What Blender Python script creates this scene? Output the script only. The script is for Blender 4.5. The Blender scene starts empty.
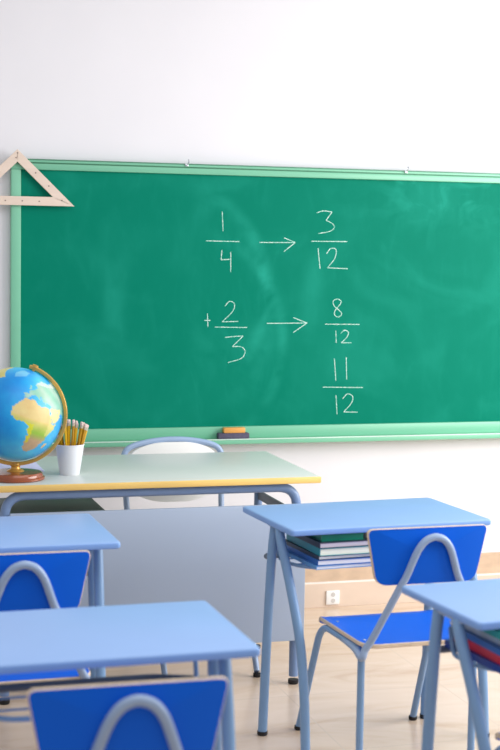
import bpy, bmesh, math, random
from mathutils import Vector, Matrix
random.seed(7)
S = bpy.context.scene
C = S.collection

# ------------------------------------------------------------------ colours and materials
def lin(c):
    return tuple(((v/255)/12.92 if v/255 <= .04045 else ((v/255+.055)/1.055)**2.4) for v in c)

def mat(name, rgb, rough=.5, metal=0., var=.06, scale=8., spec=.5, bump=0., coat=0., stretch=(1, 1, 1)):
    m = bpy.data.materials.new(name); m.use_nodes = True
    nt = m.node_tree; n = nt.nodes; l = nt.links
    b = n['Principled BSDF']
    b.inputs['Roughness'].default_value = rough
    b.inputs['Metallic'].default_value = metal
    b.inputs['Specular IOR Level'].default_value = spec
    b.inputs['Coat Weight'].default_value = coat
    tc = n.new('ShaderNodeTexCoord'); mp = n.new('ShaderNodeMapping')
    mp.inputs['Scale'].default_value = stretch
    ns = n.new('ShaderNodeTexNoise'); ns.inputs['Scale'].default_value = scale; ns.inputs['Detail'].default_value = 4
    rp = n.new('ShaderNodeValToRGB')
    c = lin(rgb)
    rp.color_ramp.elements[0].position = .3; rp.color_ramp.elements[1].position = .7
    rp.color_ramp.elements[0].color = tuple(max(0, v*(1-var)) for v in c)+(1,)
    rp.color_ramp.elements[1].color = tuple(min(1, v*(1+var)) for v in c)+(1,)
    l.new(tc.outputs['Object'], mp.inputs['Vector']); l.new(mp.outputs['Vector'], ns.inputs['Vector'])
    l.new(ns.outputs['Fac'], rp.inputs['Fac']); l.new(rp.outputs['Color'], b.inputs['Base Color'])
    if bump:
        bp = n.new('ShaderNodeBump'); bp.inputs['Strength'].default_value = bump; bp.inputs['Distance'].default_value = .002
        l.new(ns.outputs['Fac'], bp.inputs['Height']); l.new(bp.outputs['Normal'], b.inputs['Normal'])
    return m

M = {}
M['wall'] = mat('wall_paint', (231, 230, 235), .8, var=.012, scale=3, bump=.05)
M['desk'] = mat('blue_laminate', (148, 182, 234), .36, var=.02, scale=5, spec=.35)
M['deskedge'] = mat('blue_edge', (132, 172, 232), .4, var=.02, spec=.35)
M['tube'] = mat('blue_grey_paint', (124, 160, 200), .35, var=.03, scale=20)
M['tube_pale'] = mat('pale_blue_grey_paint', (152, 174, 206), .35, var=.03, scale=20)
M['tube_dark'] = mat('slate_blue_paint', (120, 146, 186), .35, var=.03, scale=20)
M['bracket'] = mat('dark_grey_metal', (88, 98, 112), .5, var=.05)
M['foot'] = mat('black_rubber', (24, 24, 28), .6)
M['seat'] = mat('blue_plywood', (0, 98, 224), .45, var=.02, scale=4, spec=.18)
M['ply'] = mat('plywood_edge', (226, 204, 178), .55, var=.12, scale=60, stretch=(1, 1, 6))
M['steel'] = mat('steel', (210, 215, 222), .25, .8, var=.03)
M['ttop'] = mat('grey_green_laminate', (214, 219, 215), .3, var=.015, scale=4)
M['beech'] = mat('beech_edge', (244, 205, 120), .45, var=.05, scale=30, stretch=(.2, 1, 1))
M['panel'] = mat('blue_grey_panel', (172, 187, 209), .42, var=.02, scale=2)
M['drawer'] = mat('dark_green_metal', (88, 116, 108), .45, var=.04)
M['white_board'] = mat('white_plastic', (238, 238, 236), .4, var=.01)
M['mint'] = mat('mint_aluminium', (122, 192, 160), .35, var=.03, scale=6, stretch=(.2, 1, 1))
M['mint_dark'] = mat('dark_mint_groove', (78, 140, 112), .45, var=.05)
M['chalk_dust'] = mat('chalk_dusted_lip', (214, 236, 226), .6, var=.08, scale=14, stretch=(.3, 1, 1))  # white highlight along the tray's front lip, put into its colour
M['wood'] = mat('pale_wood', (226, 207, 192), .55, var=.06, scale=18, stretch=(.3, 1, 3))
M['dark_dot'] = mat('dark_hole', (110, 88, 80), .7)
M['felt'] = mat('grey_felt', (86, 82, 104), .9, var=.15, scale=60)
M['orange'] = mat('orange_wood', (232, 168, 84), .5, var=.1, scale=30, stretch=(.2, 1, 1))
M['gold'] = mat('brass', (222, 170, 84), .32, .35, var=.04)
M['mahogany'] = mat('red_brown_wood', (150, 76, 42), .22, var=.15, scale=14, stretch=(1, 1, 3), coat=.5)
M['cup'] = mat('white_cup', (236, 238, 242), .35, var=.01)
M['pencil'] = mat('yellow_pencil', (228, 178, 20), .4, var=.1, scale=40)
M['pencil2'] = mat('ochre_pencil', (178, 132, 12), .4, var=.1, scale=40)
M['ferrule'] = mat('tin', (206, 196, 176), .35, .6, var=.05)
M['eraser'] = mat('pink_rubber', (226, 200, 194), .7, var=.05)
M['socket'] = mat('socket_white', (246, 246, 244), .35, var=.005)
M['socket_hole'] = mat('socket_grey', (206, 204, 200), .5)
M['paper'] = mat('paper', (244, 242, 244), .8, var=.12, scale=90, stretch=(.05, .05, 6))
M['paper_warm'] = mat('paper_greenish', (240, 244, 226), .8, var=.12, scale=90, stretch=(.05, .05, 6))
M['paper_mauve'] = mat('paper_mauve', (206, 200, 212), .8, var=.14, scale=90, stretch=(.05, .05, 6))
M['lavender'] = mat('lavender_paper', (204, 206, 238), .7, var=.01)
for nm, c in dict(cov_green=(20, 132, 104), cov_dark=(42, 50, 72), cov_teal=(34, 142, 158), cov_blue=(40, 104, 184), cov_sky=(96, 156, 214),
                  cov_red=(208, 34, 66), cov_navy=(20, 62, 148), cov_jade=(30, 150, 150), cov_pale=(196, 208, 228)).items():
    M[nm] = mat(nm, c, .35, var=.1, scale=12)

def floor_mat():
    m = bpy.data.materials.new('beige_marble_tile'); m.use_nodes = True
    nt = m.node_tree; n = nt.nodes; l = nt.links; b = n['Principled BSDF']
    tc = n.new('ShaderNodeTexCoord')
    br = n.new('ShaderNodeTexBrick'); br.offset = 0; br.squash = 1
    br.inputs['Scale'].default_value = 1; br.inputs['Brick Width'].default_value = .6; br.inputs['Row Height'].default_value = .6
    br.inputs['Mortar Size'].default_value = .003; br.inputs['Mortar Smooth'].default_value = .3
    mp = n.new('ShaderNodeMapping'); mp.inputs['Location'].default_value = (.15, .06, 0)
    l.new(tc.outputs['Object'], mp.inputs['Vector']); l.new(mp.outputs['Vector'], br.inputs['Vector'])
    ns = n.new('ShaderNodeTexNoise'); ns.inputs['Scale'].default_value = 2.2; ns.inputs['Detail'].default_value = 9; ns.inputs['Roughness'].default_value = .55; ns.inputs['Distortion'].default_value = 1.6
    mp2 = n.new('ShaderNodeMapping'); mp2.inputs['Scale'].default_value = (.7, 2.0, 1)
    l.new(tc.outputs['Object'], mp2.inputs['Vector']); l.new(mp2.outputs['Vector'], ns.inputs['Vector'])
    rp = n.new('ShaderNodeValToRGB'); e = rp.color_ramp.elements
    e[0].position = .3; e[0].color = lin((204, 176, 150))+(1,)
    e[1].position = .68; e[1].color = lin((224, 203, 183))+(1,)
    k = e.new(.48); k.color = lin((218, 195, 172))+(1,)
    l.new(ns.outputs['Fac'], rp.inputs['Fac'])
    mx = n.new('ShaderNodeMixRGB'); mx.inputs[2].default_value = lin((210, 190, 170))+(1,)
    l.new(br.outputs['Fac'], mx.inputs[0]); l.new(rp.outputs['Color'], mx.inputs[1]); l.new(mx.outputs[0], b.inputs['Base Color'])
    b.inputs['Roughness'].default_value = .2; b.inputs['Specular IOR Level'].default_value = .5
    return m
M['floor'] = floor_mat()
M['tile_up'] = mat('tan_tile', (212, 186, 160), .4, var=.1, scale=26, stretch=(.6, 1, 1))
M['tile_low'] = mat('beige_tile', (226, 206, 188), .4, var=.06, scale=10, stretch=(.5, 1, 1))
M['grout'] = mat('white_grout', (246, 240, 232), .6)

def board_mat():
    m = bpy.data.materials.new('green_chalkboard'); m.use_nodes = True
    nt = m.node_tree; n = nt.nodes; l = nt.links; b = n['Principled BSDF']
    tc = n.new('ShaderNodeTexCoord')
    def noise(scale, loc, st=(1, 1, 1), det=6, dist=1.5):
        mp = n.new('ShaderNodeMapping'); mp.inputs['Location'].default_value = loc; mp.inputs['Scale'].default_value = st
        t = n.new('ShaderNodeTexNoise'); t.inputs['Scale'].default_value = scale; t.inputs['Detail'].default_value = det; t.inputs['Distortion'].default_value = dist
        l.new(tc.outputs['Object'], mp.inputs['Vector']); l.new(mp.outputs['Vector'], t.inputs['Vector'])
        return t.outputs['Fac']
    def math_(op, a, bb=None, c=None):
        q = n.new('ShaderNodeMath'); q.operation = op
        for i, v in enumerate((a, bb, c)):
            if v is None: continue
            if isinstance(v, (int, float)): q.inputs[i].default_value = v
            else: l.new(v, q.inputs[i])
        return q.outputs[0]
    def ramp(v, a, c):
        r = n.new('ShaderNodeMapRange'); r.inputs['From Min'].default_value = a; r.inputs['From Max'].default_value = c
        r.interpolation_type = 'SMOOTHSTEP'; l.new(v, r.inputs['Value']); return r.outputs['Result']
    sep = n.new('ShaderNodeSeparateXYZ'); l.new(tc.outputs['Object'], sep.inputs[0])
    x, z = sep.outputs['X'], sep.outputs['Z']
    big = ramp(noise(2.0, (1.3, 0, .4), (1, 1, 1.2)), .45, .75)
    med = ramp(noise(5.5, (4.1, 2, 0), (1.6, 1, .5), 8, 2.4), .5, .8)
    fine = ramp(noise(30, (0, 3, 1), (1, 1, .35), 8, .6), .45, .8)
    dust = math_('ADD', math_('MULTIPLY', big, .07), math_('MULTIPLY', med, .035))
    dust = math_('ADD', dust, math_('MULTIPLY', fine, .015))
    # arcs left by the wiping hand: thin bands of circles, broken up by noise
    brk = ramp(noise(3.5, (7, 1, 2), (1, 1, 1), 5, 1), .38, .7)
    for cx, cz, r, w, a, side in ((1.45, 1.42, .47, .05, .13, 1), (1.50, 1.20, .50, .04, .12, 1), (1.55, 1.32, .40, .09, .08, 1), (1.60, 1.38, .36, .08, .05, -1), (2.55, 1.35, .42, .09, .06, -1), (.95, 1.35, .3, .09, .06, 1), (2.75, 1.5, .33, .09, .07, 1)):
        dx = math_('SUBTRACT', x, cx); dz = math_('SUBTRACT', z, cz)
        rr = math_('SQRT', math_('ADD', math_('MULTIPLY', dx, dx), math_('MULTIPLY', dz, dz)))
        d = math_('ABSOLUTE', math_('SUBTRACT', rr, r))
        band = math_('SUBTRACT', 1.0, ramp(d, 0, w))
        gate = ramp(math_('MULTIPLY', dx, side), .15*r, .8*r)
        dust = math_('ADD', dust, math_('MULTIPLY', math_('MULTIPLY', math_('MULTIPLY', band, gate), brk), a))
    # a chalk-dusted strip near the top on the right-hand side
    tr = math_('MULTIPLY', math_('MULTIPLY', ramp(z, 1.62, 1.9), ramp(x, 2.2, 2.9)), ramp(noise(6, (2, 0, 5), (1, 1, 1.4), 7, 1.5), .42, .72))
    dust = math_('ADD', dust, math_('MULTIPLY', tr, .22))
    dust = math_('MINIMUM', dust, 1.0)
    mx = n.new('ShaderNodeMixRGB'); mx.inputs[1].default_value = lin((0, 123, 100))+(1,); mx.inputs[2].default_value = lin((70, 216, 194))+(1,)
    l.new(dust, mx.inputs[0]); l.new(mx.outputs[0], b.inputs['Base Color'])
    b.inputs['Roughness'].default_value = .5; b.inputs['Specular IOR Level'].default_value = .06
    return m
M['board'] = board_mat()

def chalk_mat():
    m = bpy.data.materials.new('white_chalk'); m.use_nodes = True
    nt = m.node_tree; n = nt.nodes; l = nt.links; b = n['Principled BSDF']
    tc = n.new('ShaderNodeTexCoord'); ns = n.new('ShaderNodeTexNoise'); ns.inputs['Scale'].default_value = 160; ns.inputs['Detail'].default_value = 3
    rp = n.new('ShaderNodeValToRGB'); rp.color_ramp.elements[0].position = .3; rp.color_ramp.elements[1].position = .62
    rp.color_ramp.elements[0].color = lin((90, 190, 165))+(1,); rp.color_ramp.elements[1].color = lin((226, 244, 238))+(1,)
    l.new(tc.outputs['Object'], ns.inputs['Vector']); l.new(ns.outputs['Fac'], rp.inputs['Fac']); l.new(rp.outputs['Color'], b.inputs['Base Color'])
    b.inputs['Roughness'].default_value = .95
    return m
M['chalk'] = chalk_mat()

def globe_mat():
    m = bpy.data.materials.new('globe_map'); m.use_nodes = True
    nt = m.node_tree; n = nt.nodes; l = nt.links; b = n['Principled BSDF']
    at = n.new('ShaderNodeAttribute'); at.attribute_name = 'map'
    tc = n.new('ShaderNodeTexCoord'); ns = n.new('ShaderNodeTexNoise'); ns.inputs['Scale'].default_value = 22; ns.inputs['Detail'].default_value = 6
    l.new(tc.outputs['Object'], ns.inputs['Vector'])
    mx = n.new('ShaderNodeMixRGB'); mx.blend_type = 'OVERLAY'; mx.inputs[0].default_value = .35
    l.new(at.outputs['Color'], mx.inputs[1]); l.new(ns.outputs['Fac'], mx.inputs[2]); l.new(mx.outputs[0], b.inputs['Base Color'])
    b.inputs['Roughness'].default_value = .42
    return m
M['globe'] = globe_mat()

# ------------------------------------------------------------------ mesh helpers
def obj(name, bm, m, parent=None, smooth=True, mats=None, label=None, autos=35):
    me = bpy.data.meshes.new(name)
    bmesh.ops.recalc_face_normals(bm, faces=bm.faces)
    bm.to_mesh(me); bm.free()
    for q in (mats or [m]): me.materials.append(q)
    o = bpy.data.objects.new(name, me); C.objects.link(o)
    if smooth:
        for p in me.polygons: p.use_smooth = True
        me.set_sharp_from_angle(angle=math.radians(autos))
    if parent: o.parent = parent
    if label: o['label'] = label
    return o

def thing(name, label, cat, loc=(0, 0, 0), rz=0, group=None):
    o = bpy.data.objects.new(name, None); C.objects.link(o)
    o.location = loc; o.rotation_euler = (0, 0, rz); o.empty_display_size = .05
    tag(o, label, cat, group); return o

def tag(o, label, cat, group=None):
    o['label'] = label; o['category'] = cat
    if group: o['group'] = group
    return o

def struct(o):
    o['kind'] = 'structure'; return o

def box(bm, x0, x1, y0, y1, z0, z1, bev=0, seg=2, mi=0):
    r = bmesh.ops.create_cube(bm, size=1)
    vs = r['verts']
    for v in vs:
        v.co = Vector(((x0+x1)/2+v.co.x*(x1-x0), (y0+y1)/2+v.co.y*(y1-y0), (z0+z1)/2+v.co.z*(z1-z0)))
    fs = {f for v in vs for f in v.link_faces}
    for f in fs: f.material_index = mi
    if bev:
        es = list({e for v in vs for e in v.link_edges})
        bmesh.ops.bevel(bm, geom=es, offset=bev, segments=seg, profile=.5, affect='EDGES')
    return bm

def B(*a, **k):
    return box(bmesh.new(), *a, **k)

def fillet(pts, r, seg=6):
    """round the corners of a polyline; r is one radius or a list"""
    P = [Vector(p) for p in pts]; out = [P[0]]
    for i in range(1, len(P)-1):
        rr = r[i-1] if isinstance(r, (list, tuple)) else r
        a, b, c = P[i-1], P[i], P[i+1]
        d1 = (a-b); d2 = (c-b)
        t = min(rr, d1.length*.49, d2.length*.49)
        p, q = b+d1.normalized()*t, b+d2.normalized()*t
        for k in range(seg+1):
            s = k/seg
            out.append(p*(1-s)**2+b*2*s*(1-s)+q*s*s)
    out.append(P[-1]); return out

def spline(pts, n=8):
    P = [Vector(p) for p in pts]; P = [P[0]*2-P[1]]+P+[P[-1]*2-P[-2]]; out = []
    for i in range(1, len(P)-2):
        for k in range(n):
            t = k/n
            a, b, c, d = P[i-1:i+3]
            out.append(.5*((2*b)+(c-a)*t+(2*a-5*b+4*c-d)*t*t+(3*b-a-3*c+d)*t**3))
    out.append(P[-2]); return out

def tube(bm, pts, r, n=12, flat=None, cap=True):
    P = [Vector(p) for p in pts]
    Q = [P[0]]
    for p in P[1:]:
        if (p-Q[-1]).length > 1e-5: Q.append(p)
    P = Q
    T = []
    for i in range(len(P)):
        a = P[max(i-1, 0)]; b = P[min(i+1, len(P)-1)]
        T.append((b-a).normalized())
    up = Vector((0, 0, 1)) if abs(T[0].z) < .9 else Vector((1, 0, 0))
    nrm = (up-T[0]*up.dot(T[0])).normalized()
    rings = []
    for i, p in enumerate(P):
        nrm = (nrm-T[i]*nrm.dot(T[i])).normalized()
        bi = T[i].cross(nrm)
        ring = []
        for k in range(n):
            a = 2*math.pi*k/n
            v = (nrm*math.cos(a)+bi*math.sin(a))*r
            if flat: v = Vector((v.x*flat[0], v.y*flat[1], v.z*flat[2]))
            ring.append(bm.verts.new(p+v))
        rings.append(ring)
    for a, b in zip(rings, rings[1:]):
        for k in range(n): bm.faces.new((a[k], a[(k+1) % n], b[(k+1) % n], b[k]))
    if cap:
        bm.faces.new(rings[0][::-1]); bm.faces.new(rings[-1])
    return bm

def T_(pts, r, **k):
    return tube(bmesh.new(), pts, r, **k)

def lathe(bm, prof, n=40, c=(0, 0, 0)):
    """prof: list of (radius, z)"""
    rings = []
    for r, z in prof:
        if r < 1e-6: rings.append([bm.verts.new((c[0], c[1], c[2]+z))])
        else: rings.append([bm.verts.new((c[0]+r*math.cos(2*math.pi*k/n), c[1]+r*math.sin(2*math.pi*k/n), c[2]+z)) for k in range(n)])
    for a, b in zip(rings, rings[1:]):
        for k in range(n):
            j = (k+1) % n
            if len(a) == 1 and len(b) == 1: continue
            if len(a) == 1: bm.faces.new((a[0], b[j], b[k]))
            elif len(b) == 1: bm.faces.new((a[k], a[j], b[0]))
            else: bm.faces.new((a[k], a[j], b[j], b[k]))
    return bm

def rounded_outline(pts, radii, seg=6):
    """closed 2-D outline with rounded corners"""
    n = len(pts); out = []
    for i in range(n):
        a, b, c = Vector(pts[i-1]), Vector(pts[i]), Vector(pts[(i+1) % n])
        r = radii[i] if isinstance(radii, (list, tuple)) else radii
        d1, d2 = (a-b), (c-b); t = min(r, d1.length*.49, d2.length*.49)
        p, q = b+d1.normalized()*t, b+d2.normalized()*t
        for k in range(seg+1):
            s = k/seg; out.append(p*(1-s)**2+b*2*s*(1-s)+q*s*s)
    return out

def sheet(outline, t, fn, edge_in=.0, nu=14):
    """a thin bent panel: outline in (u,v), fn(u,v,w)->3-D; face 0 material on both faces, 1 on the edge"""
    bm = bmesh.new()
    n = len(outline)
    cx = sum(p[0] for p in outline)/n; cy = sum(p[1] for p in outline)/n
    def ring(k, w):
        return [bm.verts.new(fn(cx+(p[0]-cx)*k, cy+(p[1]-cy)*k, w)) for p in outline]
    ks = [1, .988]+[1-(i+1)/7 for i in range(6)]
    def side(w):
        rs = [ring(k, w*(1 if i else .6)) for i, k in enumerate(ks)]
        for a, b in zip(rs, rs[1:]):
            for i in range(n):
                f = bm.faces.new((a[i], a[(i+1) % n], b[(i+1) % n], b[i])); f.material_index = 1 if a is rs[0] else 0
        cv = bm.verts.new(fn(cx, cy, w)); a = rs[-1]
        for i in range(n): bm.faces.new((a[i], a[(i+1) % n], cv)).material_index = 0
        return rs
    s1 = side(t/2); s2 = side(-t/2)
    a, b = s1[0], s2[0]
    for i in range(n):
        bm.faces.new((a[i], a[(i+1) % n], b[(i+1) % n], b[i])).material_index = 1
    return bm

# ------------------------------------------------------------------ setting
struct(obj('floor', B(-3.5, 7, -9, .1, -.1, 0), M['floor'], smooth=False))
struct(obj('wall_front', B(-3.5, 7, 0, .15, 0, 3.4), M['wall'], smooth=False))
struct(obj('baseboard_front', B(-3.5, 7, -.012, 0, 0, .109, bev=.001), M['tile_low'], smooth=False))
struct(obj('trim_1', B(-3.5, 7, -.011, 0, .109, .118), M['grout'], smooth=False))
struct(obj('trim_2', B(-3.5, 7, -.012, 0, .118, .215, bev=.001), M['tile_up'], smooth=False))

# ------------------------------------------------------------------ chalkboard
X0, X1, ZB, ZT = .803, 3.21, .79, 1.966
bb = thing('chalkboard', 'long green chalkboard with mint frame and chalk fractions, fixed on the white wall', 'chalkboard', (0, 0, 0))
obj('writing_surface', B(X0+.03, X1-.03, -.02, -.002, ZB+.02, ZT-.02), M['board'], bb, smooth=False)
def rail(x0, x1, z0, z1): return B(x0, x1, -.034, -.001, z0, z1, bev=.003)
obj('frame_rail', box(rail(X0, X1, 1.926, 1.952), X0, X1, -.04, -.001, 1.956, ZT, bev=.002), M['mint'], bb)
obj('frame_groove', B(X0+.004, X1-.004, -.030, -.001, 1.9515, 1.9565), M['mint_dark'], bb)
obj('frame_cap', B(X0, X1, -.042, -.001, ZT, ZT+.004, bev=.001), M['mint_dark'], bb)
obj('frame_rail', rail(X0, X0+.041, .783, 1.926), M['mint'], bb)
obj('frame_rail', rail(X1-.041, X1, .783, 1.926), M['mint'], bb)
obj('frame_rail', rail(X0+.041, X1-.041, .783, .834), M['mint'], bb)
tr = bmesh.new()
box(tr, X0, X1, -.080, -.001, .762, .7835, bev=.003)
tray = obj('chalk_tray', tr, M['mint'], bb)
obj('tray_lip', B(X0, X1, -.0815, -.074, .7815, .7855, bev=.001), M['chalk_dust'], tray, label='chalk-dusted front lip')
for hx in (1.548, 2.554):
    h = box(bmesh.new(), hx-.007, hx+.007, -.046, -.040, 1.958, 1.969, bev=.002)
    tube(h, spline([(hx+.004, -.043, 1.965), (hx+.006, -.05, 1.972), (hx+.008, -.052, 1.98), (hx+.006, -.048, 1.986)], 5), .003, n=8)
    obj('hook', h, M['steel'], bb)

STROKES = [
 ('chalk_fraction', 'chalk one quarter', [[(1.714,1.77),(1.719,1.686)],[(1.643,1.643),(1.793,1.642)],[(1.715,1.604),(1.712,1.562),(1.757,1.565)],[(1.755,1.597),(1.756,1.509)]]),
 ('chalk_arrow', 'upper chalk arrow', [[(1.885,1.64),(2.049,1.642)],[(1.997,1.662),(2.049,1.642),(1.997,1.602)]]),
 ('chalk_fraction', 'chalk three twelfths', [[(2.145,1.774),(2.178,1.783),(2.217,1.779),(2.19,1.742),(2.218,1.729),(2.229,1.712),(2.208,1.694),(2.155,1.683)],[(2.124,1.649),(2.293,1.65)],[(2.155,1.619),(2.166,1.529)],[(2.196,1.596),(2.214,1.618),(2.239,1.614),(2.234,1.575),(2.201,1.533),(2.296,1.53)]]),
 ('chalk_fraction', 'chalk plus two thirds', [[(1.641,1.299),(1.668,1.299)],[(1.654,1.329),(1.657,1.271)],[(1.732,1.361),(1.753,1.382),(1.775,1.371),(1.767,1.338),(1.721,1.293),(1.794,1.295)],[(1.689,1.27),(1.834,1.268)],[(1.734,1.225),(1.791,1.23),(1.817,1.231),(1.769,1.185),(1.809,1.183),(1.827,1.163),(1.81,1.133),(1.75,1.115)]]),
 ('chalk_arrow', 'lower chalk arrow', [[(1.924,1.286),(2.11,1.288)],[(2.046,1.312),(2.11,1.288),(2.047,1.246)]]),
 ('chalk_fraction', 'chalk eight twelfths', [[(2.269,1.386),(2.251,1.395),(2.231,1.385),(2.237,1.363),(2.263,1.342),(2.272,1.327),(2.256,1.315),(2.238,1.325),(2.243,1.347),(2.265,1.373),(2.269,1.386)],[(2.196,1.283),(2.358,1.282)],[(2.246,1.254),(2.249,1.2)],[(2.27,1.242),(2.288,1.256),(2.306,1.246),(2.298,1.224),(2.273,1.2),(2.322,1.2)]]),
 ('chalk_fraction', 'chalk eleven twelfths', [[(2.242,1.129),(2.251,1.03)],[(2.298,1.135),(2.302,1.036)],[(2.191,1.002),(2.381,.998)],[(2.253,.965),(2.26,.88)],[(2.286,.949),(2.307,.97),(2.332,.959),(2.328,.93),(2.292,.889),(2.358,.887)]])]
SHARP = {(1.712,1.562), (2.049,1.642), (2.11,1.288), (2.19,1.742), (1.769,1.185), (2.201,1.533), (1.721,1.293), (2.273,1.2), (2.292,.889), (2.217,1.779), (1.817,1.231)}
SPLIT = [  # which strokes belong to one character
 [('digit', 'chalk 1', 0), ('bar', None, 1), ('digit', 'chalk 4', 2, 3)], [('arrow', 'upper chalk arrow', 0, 1)],
 [('digit', 'chalk 3', 0), ('bar', None, 1), ('digit', 'chalk 1', 2), ('digit', 'chalk 2', 3)],
 [('plus', None, 0, 1), ('digit', 'chalk 2', 2), ('bar', None, 3), ('digit', 'chalk 3', 4)], [('arrow', 'lower chalk arrow', 0, 1)],
 [('digit', 'chalk 8', 0), ('bar', None, 1), ('digit', 'chalk 1', 2), ('digit', 'chalk 2', 3)],
 [('digit', 'chalk 1', 0), ('digit', 'chalk 1', 1), ('bar', None, 2), ('digit', 'chalk 1', 3), ('digit', 'chalk 2', 4)]]
for (nm, lb, ss), chars in zip(STROKES, SPLIT):
    for ch in chars:
        bm = bmesh.new()
        for s in [ss[k] for k in ch[2:]]:
            segs = [[s[0]]]
            for p in s[1:]:
                segs[-1].append(p)
                if p in SHARP and p != s[-1]: segs.append([p])
            for q in segs:
                pts = [(x, -.0202, z) for x, z in q]
                tube(bm, spline(pts, 6) if len(pts) > 2 else pts, .0016, n=6, flat=(1, .25, 1))
        obj('chalk_'+ch[0], bm, M['chalk'], bb, label=ch[1])

# eraser on the tray
e = thing('blackboard_eraser', 'board eraser with dark felt and orange back resting on the chalk tray', 'eraser', (1.768, -.0545, .7836))
obj('felt_pad', B(-.07, .07, -.018, .018, 0, .026, bev=.004), M['felt'], e)
obj('handle', B(-.046, .052, -.015, .015, .026, .05, bev=.004), M['orange'], e)

# wooden set square over the board's top left corner
ss = thing('set_square', 'large pale wooden set square hung over the top left corner of the chalkboard', 'set square', (.827, -.0425, 1.777))
bm = bmesh.new()
out = [(-.238, 0), (.238, 0), (0, .230)]; inn = [(-.147, .037), (.147, .037), (0, .179)]
V = {}
for y in (-.008, 0):
    for i, p in enumerate(out): V['o', i, y] = bm.verts.new((p[0], y, p[1]))
    for i, p in enumerate(inn): V['i', i, y] = bm.verts.new((p[0], y, p[1]))
for i in range(3):
    j = (i+1) % 3
    for y in (-.008, 0): bm.faces.new((V['o', i, y], V['o', j, y], V['i', j, y], V['i', i, y]))
    for k in 'oi': bm.faces.new((V[k, i, -.008], V[k, j, -.008], V[k, j, 0], V[k, i, 0]))
bmesh.ops.bevel(bm, geom=bm.edges[:], offset=.001, segments=1, affect='EDGES')
obj('triangle_frame', bm, M['wood'], ss, smooth=False)
for x, z in ((0, .215), (-.006, .195), (.075, .135), (.130, .082), (.185, .024), (.02, .018), (.09, .018), (-.075, .135), (-.130, .082), (-.185, .024), (-.05, .018)):
    bm = bmesh.new()
    bmesh.ops.create_cone(bm, cap_ends=True, segments=10, radius1=.0028, radius2=.0028, depth=.001, matrix=Matrix.Translation((x, -.0082, z)) @ Matrix.Rotation(math.pi/2, 4, 'X'))
    obj('peg_hole', bm, M['dark_dot'], ss, smooth=False)

# wall socket
so = thing('wall_socket', 'small white double wall socket low in the beige skirting tiles', 'socket', (2.259, -.012, .012))
obj('plate', B(-.032, .032, -.009, 0, 0, .064, bev=.003), M['socket'], so)
for z in (.018, .046):
    ou = obj('outlet', lathe(bmesh.new(), [(.0, -.0), (.010, 0), (.0105, .001), (0, .0012)], 20), M['socket_hole'], so)
    ou.location = (0, -.009, z); ou.rotation_euler = (math.pi/2, 0, 0)

# ------------------------------------------------------------------ teacher's desk
td = thing('teacher_desk', "wide teacher's desk with grey-green top, yellow front edge and grey front panel", 'desk', (0, 0, 0))
obj('desktop', B(.54, 1.797, -1.14, -.45, .76, .782, bev=.002), M['ttop'], td)
obj('front_edge', B(.54, 1.799, -1.152, -1.139, .7585, .7815, bev=.004), M['beech'], td, label='yellow wooden edge strip')
LX, RX, FY, RY = .645, 1.717, -1.112, -.62
obj('front_frame', T_(fillet([(LX, FY, .03), (LX, FY, .741), (RX, FY, .741), (RX, FY, .03)], .075, 8), .0175, n=16), M['tube_dark'], td)
for x in (LX, RX):
    obj('leg', T_([(x, RY, .03), (x, RY, .76)], .0165, n=16), M['tube_dark'], td)
    obj('side_rail', B(x-.006, x+.006, FY, RY, .615, .65, bev=.002), M['bracket'], td)
    for y in (FY, RY):
        obj('rubber_foot', lathe(bmesh.new(), [(0, 0), (.017, 0), (.0195, .004), (.0195, .016), (.0, .016)], 20, (x, y, 0)), M['foot'], td)
obj('rear_rail', T_([(LX, RY, .70), (RX, RY, .70)], .012), M['tube_dark'], td)
obj('front_panel', B(.66, 1.744, -1.148, -1.130, .172, .682, bev=.003), M['panel'], td)
dr = obj('drawer_box', B(.66, 1.035, -1.06, -.60, .40, .648, bev=.004), M['drawer'], td, label='dark green drawer box')
obj('drawer_front', B(.665, 1.03, -.605, -.588, .41, .64, bev=.003), M['panel'], dr)
obj('handle', T_(fillet([(.79, -.59, .55), (.79, -.565, .55), (.91, -.565, .55), (.91, -.59, .55)], .012), .005), M['steel'], dr)

# teacher's chair behind the desk, facing the class
tc = thing('teacher_chair', "white-backed chair with a pale blue-grey tube frame behind the teacher's desk", 'chair', (1.432, -.52, 0))
hw = .208
back = [(-.196, .12, .47)]+spline([(-.2, .15, .56), (-.205, .178, .70), (-.208, .184, .755), (-.181, .187, .793), (-.10, .19, .815), (0, .191, .823), (.10, .19, .815), (.181, .187, .793), (.208, .184, .755), (.205, .178, .70), (.2, .15, .56)], 7)+[(.196, .12, .47)]
obj('back_frame', T_(back, .0125), M['tube_pale'], tc)
def bk(u, v, w): return Vector((u, .155+.03*(v-.60)/.2+w-.02*(1-(u/.2)**2)+.008, v))
ol = rounded_outline([(-.192, .615), (-.09, .572), (.09, .572), (.192, .615), (.198, .768), (.09, .814), (-.09, .814), (-.198, .768)], [.03, .08, .08, .03, .07, .1, .1, .07])
obj('backrest', sheet(ol, .010, bk), M['white_board'], tc, mats=[M['white_board'], M['white_board']])
def st(u, v, w): return Vector((u, v, .45+w-.02*max(0, (-v-.18)/.06)**2*.5))
obj('seat', sheet(rounded_outline([(-.2, -.24), (.2, -.24), (.19, .15), (-.19, .15)], .05), .012, st), M['white_board'], tc, mats=[M['white_board'], M['ply']])
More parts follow.
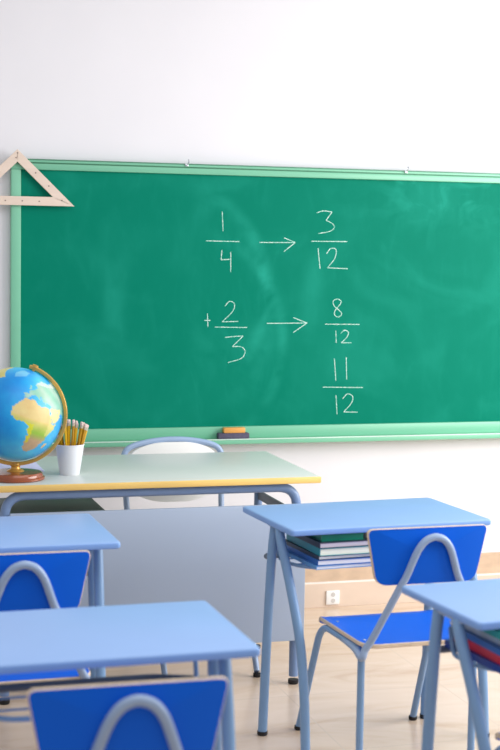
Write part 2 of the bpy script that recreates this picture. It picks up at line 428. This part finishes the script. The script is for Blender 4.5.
for s in (-1, 1):
    fr = fillet([(s*.178, -.475, .02), (s*.185, -.20, .43), (s*.19, .14, .435), (s*.20, .13, .475)], [.05, .03], 8)
    obj('side_frame', T_(fr, .0115), M['tube_pale'], tc)
    obj('leg', T_([(s*.19, .12, .435), (s*.195, .17, .02)], .0115), M['tube_pale'], tc)
    for p in ((s*.178, -.477), (s*.195, .17)):
        obj('rubber_foot', lathe(bmesh.new(), [(0, 0), (.013, 0), (.0145, .003), (.0145, .014), (0, .014)], 16, (p[0], p[1], 0)), M['foot'], tc)

# ------------------------------------------------------------------ school desks
def desk(label, x, y, rz, H=.73, W=.70, D=.465, ins=0., insr=None, k2r=.3, ry=0., splay=.018):
    t = thing('school_desk', label, 'desk', (x, y, 0), rz, 'blue school desks')
    hw, hd = W/2, D/2
    ol = rounded_outline([(-hw, -hd), (hw, -hd), (hw, hd), (-hw, hd)], .014, 5)
    bm = bmesh.new()
    def ring(k, z): return [bm.verts.new((p[0]-math.copysign(k, p[0]), p[1]-math.copysign(k, p[1]), z)) for p in ol]
    prof = [(.004, -.021), (.0008, -.0185), (0, -.015), (0, -.006), (.001, -.003), (.003, -.0008), (.006, 0)]
    rs = [ring(k, H+z) for k, z in prof]
    for i, (a, b) in enumerate(zip(rs, rs[1:])):
        for k in range(len(ol)):
            f = bm.faces.new((a[k], a[(k+1) % len(ol)], b[(k+1) % len(ol)], b[k])); f.material_index = 1 if i < 4 else 0
    bm.faces.new(rs[0][::-1]).material_index = 1; bm.faces.new(rs[-1])
    obj('desktop', bm, M['desk'], t, mats=[M['desk'], M['deskedge']])
    k = H-.02
    for s in (-1, 1):
        q = ins if s < 0 or insr is None else insr
        k2 = 1 if s < 0 else k2r; spl = .018 if s < 0 else splay
        xl = s*(hw-.014-q)
        xf = xl
        if s > 0 and insr is not None: xl -= .085
        obj('leg', T_(spline([(xl-s*.008, ry-.030, k), (xl, ry-.026, .6), (xl+s*spl*.55, ry-.018, .3), (xl+s*spl, ry-.014, .01)]), .0155, n=16), M['tube'], t)
        xr, xl = xl, xf
        obj('leg', T_(spline([(xl, -.092, k), (xl, -.11, k-.045), (xl-s*.014*k2, -.158, .535), (xl-s*.031*k2, -.206, .366), (xl-s*.036*k2, -.238, .2), (xl-s*.036*k2, -.26, .01)]), .0155, n=16), M['tube'], t)
        for yy, dx in ((ry-.014, s*spl+xr-xl), (-.26, -s*.036*k2)):
            obj('rubber_foot', lathe(bmesh.new(), [(0, 0), (.015, 0), (.0175, .003), (.0175, .014), (0, .014)], 18, (xl+dx, yy, 0)), M['foot'], t)
        obj('mounting_plate', B(xl-.018-s*.012, xl+.014-s*.012, -.12, .0, H-.025, H-.02), M['tube_pale'], t)
        bo = bmesh.new()
        bmesh.ops.create_uvsphere(bo, u_segments=12, v_segments=8, radius=.009, matrix=Matrix.Translation((xl-s*.002, -.068, H-.034)))
        obj('bolt', bo, M['steel'], t)
    xi = hw-.05-max(ins, 0)
    xt = hw-.016-ins
    obj('cross_tube', T_(fillet([(-xt, ry-.026, .60), (-xt+.02, .09, .582), (xt-.12, .09, .582), (xt-(0 if insr is None else .105), ry-.026, .60)], .03), .010), M['bracket'], t)  # dark grey paints in the shade the tube has beneath the desktop
    sh = T_(fillet([(-xi, .02, .66), (-xi, .0, .592), (-xi, -.10, .592), (-xi+.05, -.18, .592), (xi-.05, -.18, .592), (xi, -.10, .592), (xi, .0, .592), (xi, .02, .66)], [.02, .05, .06, .06, .05, .02]), .006, n=10)
    for yy in (-.11, -.02): tube(sh, [(-xi, yy, .592), (xi, yy, .592)], .003, n=8)
    obj('wire_shelf', sh, M['tube'], t)
    return t
dA = desk("blue school desk with a stack of magazines on its shelf, right of the teacher's desk", 1.796, -1.613, .07, .73, .72, .46, 0, .022, -.35, 0, 0)
dB = desk('blue school desk at the left edge, directly in front of the globe', .530, -1.735, .012, .738, .70, .50, .028)
dC = desk('blue school desk cut off by the right edge, red and teal books underneath', 1.875, -2.845, .08, .73, .72, .42, -.006, None, .3, .05)
dD = desk('nearest blue school desk at bottom left, with an empty shelf', .606, -2.952, .014, .73, .70, .472, .035)

# ------------------------------------------------------------------ school chairs
def chair(label, x, y, rz):
    t = thing('school_chair', label, 'chair', (x, y, 0), rz, 'blue plywood school chairs')
    # seat: rounded trapezoid, front lip rolling down
    def sf(u, v, w):
        d = max(0, v-.165); b = -.5*d*d/.04 if d else 0
        return Vector((u, v, .424+w+b-.006*(1-min(1, abs(u)/.2)**2)))
    obj('seat', sheet(rounded_outline([(-.197, -.188), (.197, -.188), (.205, .207), (-.205, .207)], [.05, .05, .03, .03]), .014, sf), M['seat'], t, mats=[M['seat'], M['ply']])
    ox = -.014
    def bf(u, v, w): return Vector((u+ox, -.211+w-.022*(1-((u)/.2)**2)-.014*(v-.62)/.165, v))
    obj('backrest', sheet(rounded_outline([(-.163, .618), (.163, .618), (.198, .791), (-.198, .791)], [.035, .035, .022, .022]), .015, bf), M['seat'], t, mats=[M['seat'], M['ply']])
    r = .0115
    L = [(-.185, .10, .404), (-.19, -.10, .400), (-.196, -.182, .388), (-.186, -.186, .415), (-.162, -.196, .459), (-.104, -.237, .603), (-.082, -.246, .65), (-.056, -.257, .72), (-.034, -.261, .752), (-.010, -.262, .764)]
    h = [v-Vector((.004, 0, 0)) for v in spline(L+[(-p[0], p[1], p[2]) for p in L[::-1]], 7)]
    obj('back_hoop', T_(h, r), M['tube_pale'], t)
    for s in (-1, 1):
        fr = fillet([(s*.209, .345, .01), (s*.198, .175, .404), (s*.188, -.12, .404)], [.07], 10)
        obj('front_leg', T_(fr, r), M['tube'], t)
        obj('rear_leg', T_(fillet([(s*.187, .0, .404), (s*.188, -.150, .402), (s*.188, -.150, .01)], [.035], 8), r), M['tube'], t)
        for p in ((s*.2092, .346), (s*.188, -.150)):
            obj('rubber_foot', lathe(bmesh.new(), [(0, 0), (.0125, 0), (.0145, .003), (.0145, .014), (0, .014)], 16, (p[0], p[1], 0)), M['foot'], t)
        for yy in (.10, -.13):
            bo = bmesh.new()
            bmesh.ops.create_uvsphere(bo, u_segments=10, v_segments=6, radius=.006, matrix=Matrix.Translation((s*.172, yy, .4285)) @ Matrix.Scale(.4, 4, (0, 0, 1)))
            obj('rivet', bo, M['steel'], t)
    obj('cross_tube', T_([(-.198, .08, .404), (.198, .08, .404)], .009), M['tube'], t)
    return t
chair('blue plywood chair with its whole backrest and seat showing, right of centre', 1.785, -1.97, .02)
chair('blue plywood chair at the desk before the globe, its back cut by the left edge', .546, -2.105, 0)
chair('blue plywood chair at the right edge, only a seat corner showing below the books', 1.835, -3.18, .02)
chair('nearest blue plywood chair, backrest cut off by the bottom of the picture', .593, -3.348, -.01)

# ------------------------------------------------------------------ books on the shelves
def book(name, label, cat, group, base, rz, w, d, t, cover, paper, dx=0, dy=0, sag=0.0, rz2=0, soft=.0):
    th = thing(name, label, cat, base, rz+rz2, group)
    nx, ny = 10, 8
    def slab(x0, x1, y0, y1, z0, z1, bm=None):
        bm = bm or bmesh.new(); g = {}
        for k, z in ((0, z0), (1, z1)):
            for i in range(nx+1):
                for j in range(ny+1):
                    x = x0+(x1-x0)*i/nx; y = y0+(y1-y0)*j/ny
                    b = soft*math.sin(x*14+y*8)+sag*(max(0, -y/d-.1)**2)*(1-.6*i/nx)
                    g[k, i, j] = bm.verts.new((x+dx, y+dy, z+b))
        for k in (0, 1):
            for i in range(nx):
                for j in range(ny): bm.faces.new((g[k, i, j], g[k, i+1, j], g[k, i+1, j+1], g[k, i, j+1]))
        for i in range(nx):
            for j in (0, ny): bm.faces.new((g[0, i, j], g[0, i+1, j], g[1, i+1, j], g[1, i, j]))
        for j in range(ny):
            for i in (0, nx): bm.faces.new((g[0, i, j], g[0, i, j+1], g[1, i, j+1], g[1, i, j]))
        return bm
    c = min(.0016, t*.14)
    cv = slab(-w/2, w/2, -d/2, d/2, 0, c)
    slab(-w/2, w/2, -d/2, d/2, t-c, t, cv)
    slab(-w/2, -w/2+c, -d/2, d/2, c, t-c, cv)
    obj('cover', cv, M[cover], th, smooth=False)
    obj('pages', slab(-w/2+c, w/2-.004, -d/2+.003, d/2-.003, c, t-c), M[paper], th, smooth=False)
    return th
def stack(root, name, group, items, cx, cy, z0):
    z = z0
    for label, w, d, t, cover, paper, dx, dy, sag, rz2 in items:
        p = Matrix.Rotation(root.rotation_euler.z, 4, 'Z') @ Vector((cx+dx, cy+dy, 0))
        book(name, label, 'magazine' if name == 'magazine' else 'book', group, (root.location.x+p.x, root.location.y+p.y, z), root.rotation_euler.z, w, d, t, cover, paper, sag=sag, rz2=rz2, soft=.0)
        z += t+.0006
stack(dA, 'magazine', 'magazines on the shelf of the desk right of centre', [
    ('blue-covered magazine at the bottom of the stack right of centre', .34, .29, .012, 'cov_sky', 'paper', -.012, -.005, 0, .03),
    ('white-paged blue magazine second from the bottom of the stack right of centre', .34, .29, .017, 'cov_blue', 'paper', .0, -.008, 0, -.01),
    ('dark-covered magazine third from the bottom of the stack right of centre', .33, .29, .012, 'cov_dark', 'paper', -.006, -.0, 0, .025),
    ('teal-covered magazine with pale green pages, middle of the stack right of centre', .335, .29, .024, 'cov_teal', 'paper_warm', .003, -.006, 0, .0),
    ('dark magazine with mauve pages second from the top of the stack right of centre', .33, .285, .018, 'cov_dark', 'paper_mauve', -.002, -.006, 0, .015),
    ('dark green book on top of the stack right of centre', .15, .20, .0225, 'cov_green', 'cov_green', -.075, -.035, 0, -.02)], -.097, -.08, .5985)
stack(dC, 'book', 'books on the shelf of the desk at the right edge', [
    ('navy blue book at the bottom of the stack at the right edge', .36, .29, .018, 'cov_navy', 'cov_navy', -.01, -.0, 0, .03),
    ('pale-paged red book near the bottom of the stack at the right edge', .36, .28, .022, 'cov_red', 'paper_mauve', .0, -.005, 0, .0),
    ('blue book with white pages halfway up the stack at the right edge', .36, .28, .016, 'cov_blue', 'paper', .0, .0, 0, -.02),
    ('pale blue book with thick white pages, above the blue book at the right edge', .35, .27, .020, 'cov_pale', 'paper', .01, -.01, 0, .02),
    ('thin red booklet under the teal book at the right edge', .36, .25, .008, 'cov_red', 'paper', .012, .01, 0, .01),
    ('teal book on top of the stack at the right edge', .33, .27, .018, 'cov_jade', 'cov_jade', -.03, -.006, 0, .0)], -.11, -.08, .5985)

# ------------------------------------------------------------------ globe
YAW = .2858
gl = thing('globe', "large blue school globe on a brown wooden foot at the left of the teacher's desk", 'globe', (.697, -1.0, .782), -YAW)
R, GZ = .1665, .233
tilt = math.radians(22)
AX = Vector((math.sin(tilt), 0, math.cos(tilt))); V0 = Vector((0, -1, 0)); V1 = AX.cross(V0)
LON0 = -16
AFR = [(-17,15),(-16,21),(-10,30),(-6,36),(10,37),(11,33),(20,31),(25,32),(33,31),(37,22),(43,12),(51,12),(48,5),(41,-3),(40,-12),(35,-20),(35,-25),(28,-33),(19,-35),(14,-23),(12,-15),(13,-7),(9,0),(9,4),(4,6),(-5,5),(-9,5),(-14,9)]
EUR = [(-9,37),(-9,43),(-1,44),(-4,48),(3,51),(8,54),(10,58),(5,60),(12,66),(25,71),(40,67),(60,69),(90,75),(140,72),(178,66),(160,58),(140,52),(130,42),(122,38),(121,30),(108,20),(105,10),(98,15),(90,22),(80,8),(73,18),(67,25),(57,26),(48,30),(56,25),(59,22),(52,16),(44,13),(39,21),(35,30),(36,36),(27,37),(23,38),(19,42),(13,45),(18,40),(15,38),(10,44),(3,43),(0,39),(-5,36)]
SAM = [(-80,-5),(-78,8),(-72,12),(-60,9),(-50,0),(-35,-7),(-39,-18),(-48,-27),(-58,-38),(-66,-45),(-68,-55),(-74,-50),(-71,-30),(-70,-18)]
NAM = [(-168,66),(-130,70),(-95,72),(-80,62),(-56,52),(-66,44),(-75,36),(-81,26),(-84,30),(-97,27),(-95,18),(-83,9),(-105,20),(-117,32),(-124,45),(-135,58),(-165,60)]
GRN = [(-55,82),(-20,82),(-22,70),(-43,60),(-53,68)]
MAD = [(44,-16),(50,-15),(47,-25),(44,-24)]
GBR = [(-5,50),(1,51),(0,53),(-3,58),(-6,57),(-4,54)]
ANT = [(-180,-90),(180,-90),(180,-70),(-180,-72)]
AUS = [(114,-22),(122,-18),(131,-12),(142,-11),(146,-19),(153,-27),(150,-37),(140,-38),(130,-32),(116,-34)]
def inside(poly, x, y):
    c = False; n = len(poly)
    for i in range(n):
        a, b = poly[i], poly[i-1]
        if (a[1] > y) != (b[1] > y) and x < (b[0]-a[0])*(y-a[1])/(b[1]-a[1])+a[0]: c = not c
    return c
bm = bmesh.new(); bmesh.ops.create_uvsphere(bm, u_segments=256, v_segments=128, radius=R)
sp = obj('sphere', bm, M['globe'], gl, label='blue globe printed with coloured continents', autos=80)
sp.location = (0, 0, GZ)
at = sp.data.color_attributes.new('map', 'FLOAT_COLOR', 'POINT')
def mixc(a, b, t):
    t = max(0, min(1, t)); return tuple(a[i]*(1-t)+b[i]*t for i in range(3))
for i, v in enumerate(sp.data.vertices):
    d = v.co.normalized()
    lat = 1.08*math.degrees(math.asin(max(-1, min(1, d.dot(AX)))))+1; lon = math.degrees(math.atan2(d.dot(V1), d.dot(V0)))+LON0
    lon = (lon+180) % 360-180
    wob = 1.6*math.sin(lat*.9+lon*.5)+1.1*math.sin(lon*1.3-lat*.7)
    col = mixc((0, 142, 222), (96, 206, 244), .45+.4*math.sin(lon*.05+.2)+.1*math.sin(lat*.12+lon*.03))
    if lat < -55: col = mixc(col, (190, 226, 240), (-lat-55)/20)
    if inside(AFR, lon+wob*.5, lat+wob*.4):
        if lat > 12: col = mixc((232, 208, 140), (222, 196, 130), (lat-12)/20)
        elif lat > -4: col = mixc((150, 196, 70), (232, 208, 130), (lat+4)/16)
        else: col = mixc((150, 196, 70), (196, 168, 132), (-lat-4)/10)
        if lon < 16-.1*lat and lat < 6 and lat > -20: col = mixc(col, (226, 222, 40), .75)
        if lon > 36 and lat > -5: col = mixc(col, (238, 226, 150), .6)
    elif inside(EUR, lon+wob*.5, lat+wob*.4) or inside(GBR, lon, lat):
        col = mixc(mixc((176, 206, 150), (220, 216, 168), .5+.5*math.sin(lon*.17+lat*.2)), col, .3)
        if lat > 62: col = (206, 224, 214)
        if 34 < lon < 60 and lat < 32: col = (236, 220, 160)
    elif inside(SAM, lon+wob*.5, lat+wob*.4): col = mixc((120, 186, 70), (216, 196, 110), .5+.5*math.sin(lat*.15))
    elif inside(NAM, lon, lat): col = (214, 208, 130)
    elif inside(GRN, lon, lat): col = mixc(col, (220, 232, 236), .45)
    elif inside(ANT, lon, lat): col = (232, 238, 240)
    elif inside(MAD, lon, lat): col = (220, 190, 130)
    elif inside(AUS, lon, lat): col = (228, 180, 110)
    at.data[i].color = lin(col)+(1,)
# brass half meridian, in the plane facing the room, round the right-hand side
bm = bmesh.new(); N = 48; rings = []
RI, RO = R+.005, R+.0175
for k in range(N+1):
    a = math.radians(90-22+6)-math.radians(192)*k/N
    c, s = math.cos(a), math.sin(a)
    rings.append([bm.verts.new((r*c, y, GZ+r*s)) for r, y in ((RI, -.006), (RO, -.008), (RO, .008), (RI, .006))])
for a, b in zip(rings, rings[1:]):
    for k in range(4): bm.faces.new((a[k], a[(k+1) % 4], b[(k+1) % 4], b[k]))
bm.faces.new(rings[0]); bm.faces.new(rings[-1][::-1])
bmesh.ops.bevel(bm, geom=[e_ for e_ in bm.edges], offset=.0012, segments=1, affect='EDGES')
obj('meridian_arc', bm, M['gold'], gl, label='curved brass arm')
for s in (1, -1):
    p = AX*s; o_ = Vector((0, 0, GZ))
    bm = T_([o_+p*(R-.002), o_+p*(R+.016)], .005, n=12)
    tube(bm, [o_+p*(R+.015), o_+p*(R+.023)], .011, n=14)
    obj('pivot_pin', bm, M['gold'], gl)
obj('stem', lathe(bmesh.new(), [(0, .025), (.030, .026), (.031, .030), (.026, .034), (.017, .038), (.015, .044), (.0185, .049), (.015, .053), (.0155, .058), (.012, GZ-R-.008), (0, GZ-R-.008)], 28), M['gold'], gl)
obj('base', lathe(bmesh.new(), [(0, 0), (.098, 0), (.104, .003), (.104, .009), (.098, .013), (.097, .020), (.092, .026), (.06, .029), (0, .029)], 56), M['mahogany'], gl)

# lavender folder behind the globe
pf = tag(obj('paper_folder', B(-.15, .15, -.105, .105, 0, .006, bev=.0015), M['lavender']), "lavender paper folder lying flat on the teacher's desk behind the globe", 'folder')
pf.location = (.672, -.742, .782)

# pencil cup
CX, CY, CZ = .904, -.925, .782
cu = thing('pencil_cup', "tapered white cup standing beside the globe on the teacher's desk", 'cup', (CX, CY, CZ))
obj('cup_body', lathe(bmesh.new(), [(0, 0), (.035, 0), (.0365, .002), (.052, .108), (.054, .1095), (.0535, .112), (.0505, .112), (.0495, .108), (.034, .006), (0, .006)], 44), M['cup'], cu)
GP = "yellow pencils in the white cup"
pens = [(-.027,-.012,-.046,-.006,.150,'yellow pencil leaning furthest left in the white cup'),
        (.026,.004,.062,.004,.176,'yellow pencil leaning furthest right in the white cup'),
        (-.012,-.022,-.022,-.028,.196,'yellow pencil standing rubber end up in the middle of the white cup'),
        (.018,-.02,.038,-.026,.190,'yellow pencil standing rubber end up in the middle of the white cup')]
mid = [(-.026,.006,-.040,.008,.178),(-.01,-.004,-.016,-.004,.19),(-.002,.004,-.001,.006,.197),(.012,-.014,.02,-.02,.192),(.014,.016,.026,.022,.19),(.028,-.004,.057,-.006,.179),(.03,.008,.05,.014,.184),(.008,.024,.03,.03,.18),(-.016,.012,-.03,.016,.194),(-.006,-.014,-.008,-.02,.199),(-.004,.016,-.006,.024,.195),(.002,-.02,.008,-.026,.198),(.006,.004,.014,.006,.196),(.022,.014,.044,.018,.186),(.024,-.008,.052,-.012,.182),(-.02,-.002,-.038,.002,.185)]
for m_ in mid: pens.append(m_+('yellow pencil standing rubber end up in the middle of the white cup',))
for i, (bx, by, tx, ty, h, lb) in enumerate(pens):
    a = Vector((bx*.75, by*.75, .0075)); b = Vector((tx*1.08, ty, h+.004))
    # keep the shaft inside the rim
    d = (b-a).normalized(); L = (b-a).length
    p = thing('pencil', lb, 'pencil', (CX+a.x, CY+a.y, CZ+a.z), 0, GP)
    p.rotation_mode = 'QUATERNION'; p.rotation_quaternion = d.to_track_quat('Z', 'Y')
    obj('shaft', lathe(bmesh.new(), [(0, 0), (.0048, .014), (.0050, L-.022), (0, L-.022)], 6), M['pencil' if i % 3 else 'pencil2'], p, autos=20)
    obj('ferrule', lathe(bmesh.new(), [(0, L-.022), (.0051, L-.022), (.0051, L-.011), (0, L-.011)], 12), M['ferrule'], p)
    obj('rubber_tip', lathe(bmesh.new(), [(0, L-.011), (.0048, L-.011), (.0048, L-.002), (.003, L), (0, L)], 12), M['eraser'], p)

# ------------------------------------------------------------------ light
w = bpy.data.worlds.new('World'); S.world = w; w.use_nodes = True
w.node_tree.nodes['Background'].inputs[0].default_value = (.945, .96, 1, 1)
w.node_tree.nodes['Background'].inputs[1].default_value = .55
def area(name, loc, target, sx, sy, power, col=(1, 1, 1)):
    l = bpy.data.lights.new(name, 'AREA'); l.shape = 'RECTANGLE'; l.size = sx; l.size_y = sy; l.energy = power; l.color = col
    o = bpy.data.objects.new(name, l); C.objects.link(o); o.location = loc
    o.rotation_euler = (Vector(target)-Vector(loc)).to_track_quat('-Z', 'Y').to_euler()
    return o
area('window_light', (4.6, -2.2, 1.9), (1.6, -.9, 1.1), 3.2, 1.9, 150, (1, .985, .975))
area('ceiling_light', (1.5, -3.2, 3.3), (1.5, -3.0, 0), 3.0, 3.0, 48, (1, .99, .97))  # added fill from overhead, not a lamp of the room

# ------------------------------------------------------------------ camera
cam = bpy.data.cameras.new('Camera'); co = bpy.data.objects.new('Camera', cam); C.objects.link(co)
r_ = Vector((.9597094146703286, -.2805571903693586, .01566851381550986))
f_ = Vector((.2808522211080169, .9559580229561261, -.08524252603312628))
u_ = Vector((.008936962114105265, .08620859167081946, .9962370247236875))
mw = Matrix(((r_.x, u_.x, -f_.x, 0), (r_.y, u_.y, -f_.y, -6.32011), (r_.z, u_.z, -f_.z, 1.62104), (0, 0, 0, 1)))
co.matrix_world = mw
cam.sensor_fit = 'VERTICAL'; cam.sensor_height = 36; cam.lens = 1500.43/750*36
cam.clip_start = .1; cam.clip_end = 100
cam.dof.use_dof = True; cam.dof.focus_distance = 5.8; cam.dof.aperture_fstop = 3.4
S.camera = co
S.view_settings.view_transform = 'Standard'
S.view_settings.look = 'None'
S.view_settings.exposure = 0
S.view_settings.gamma = 1
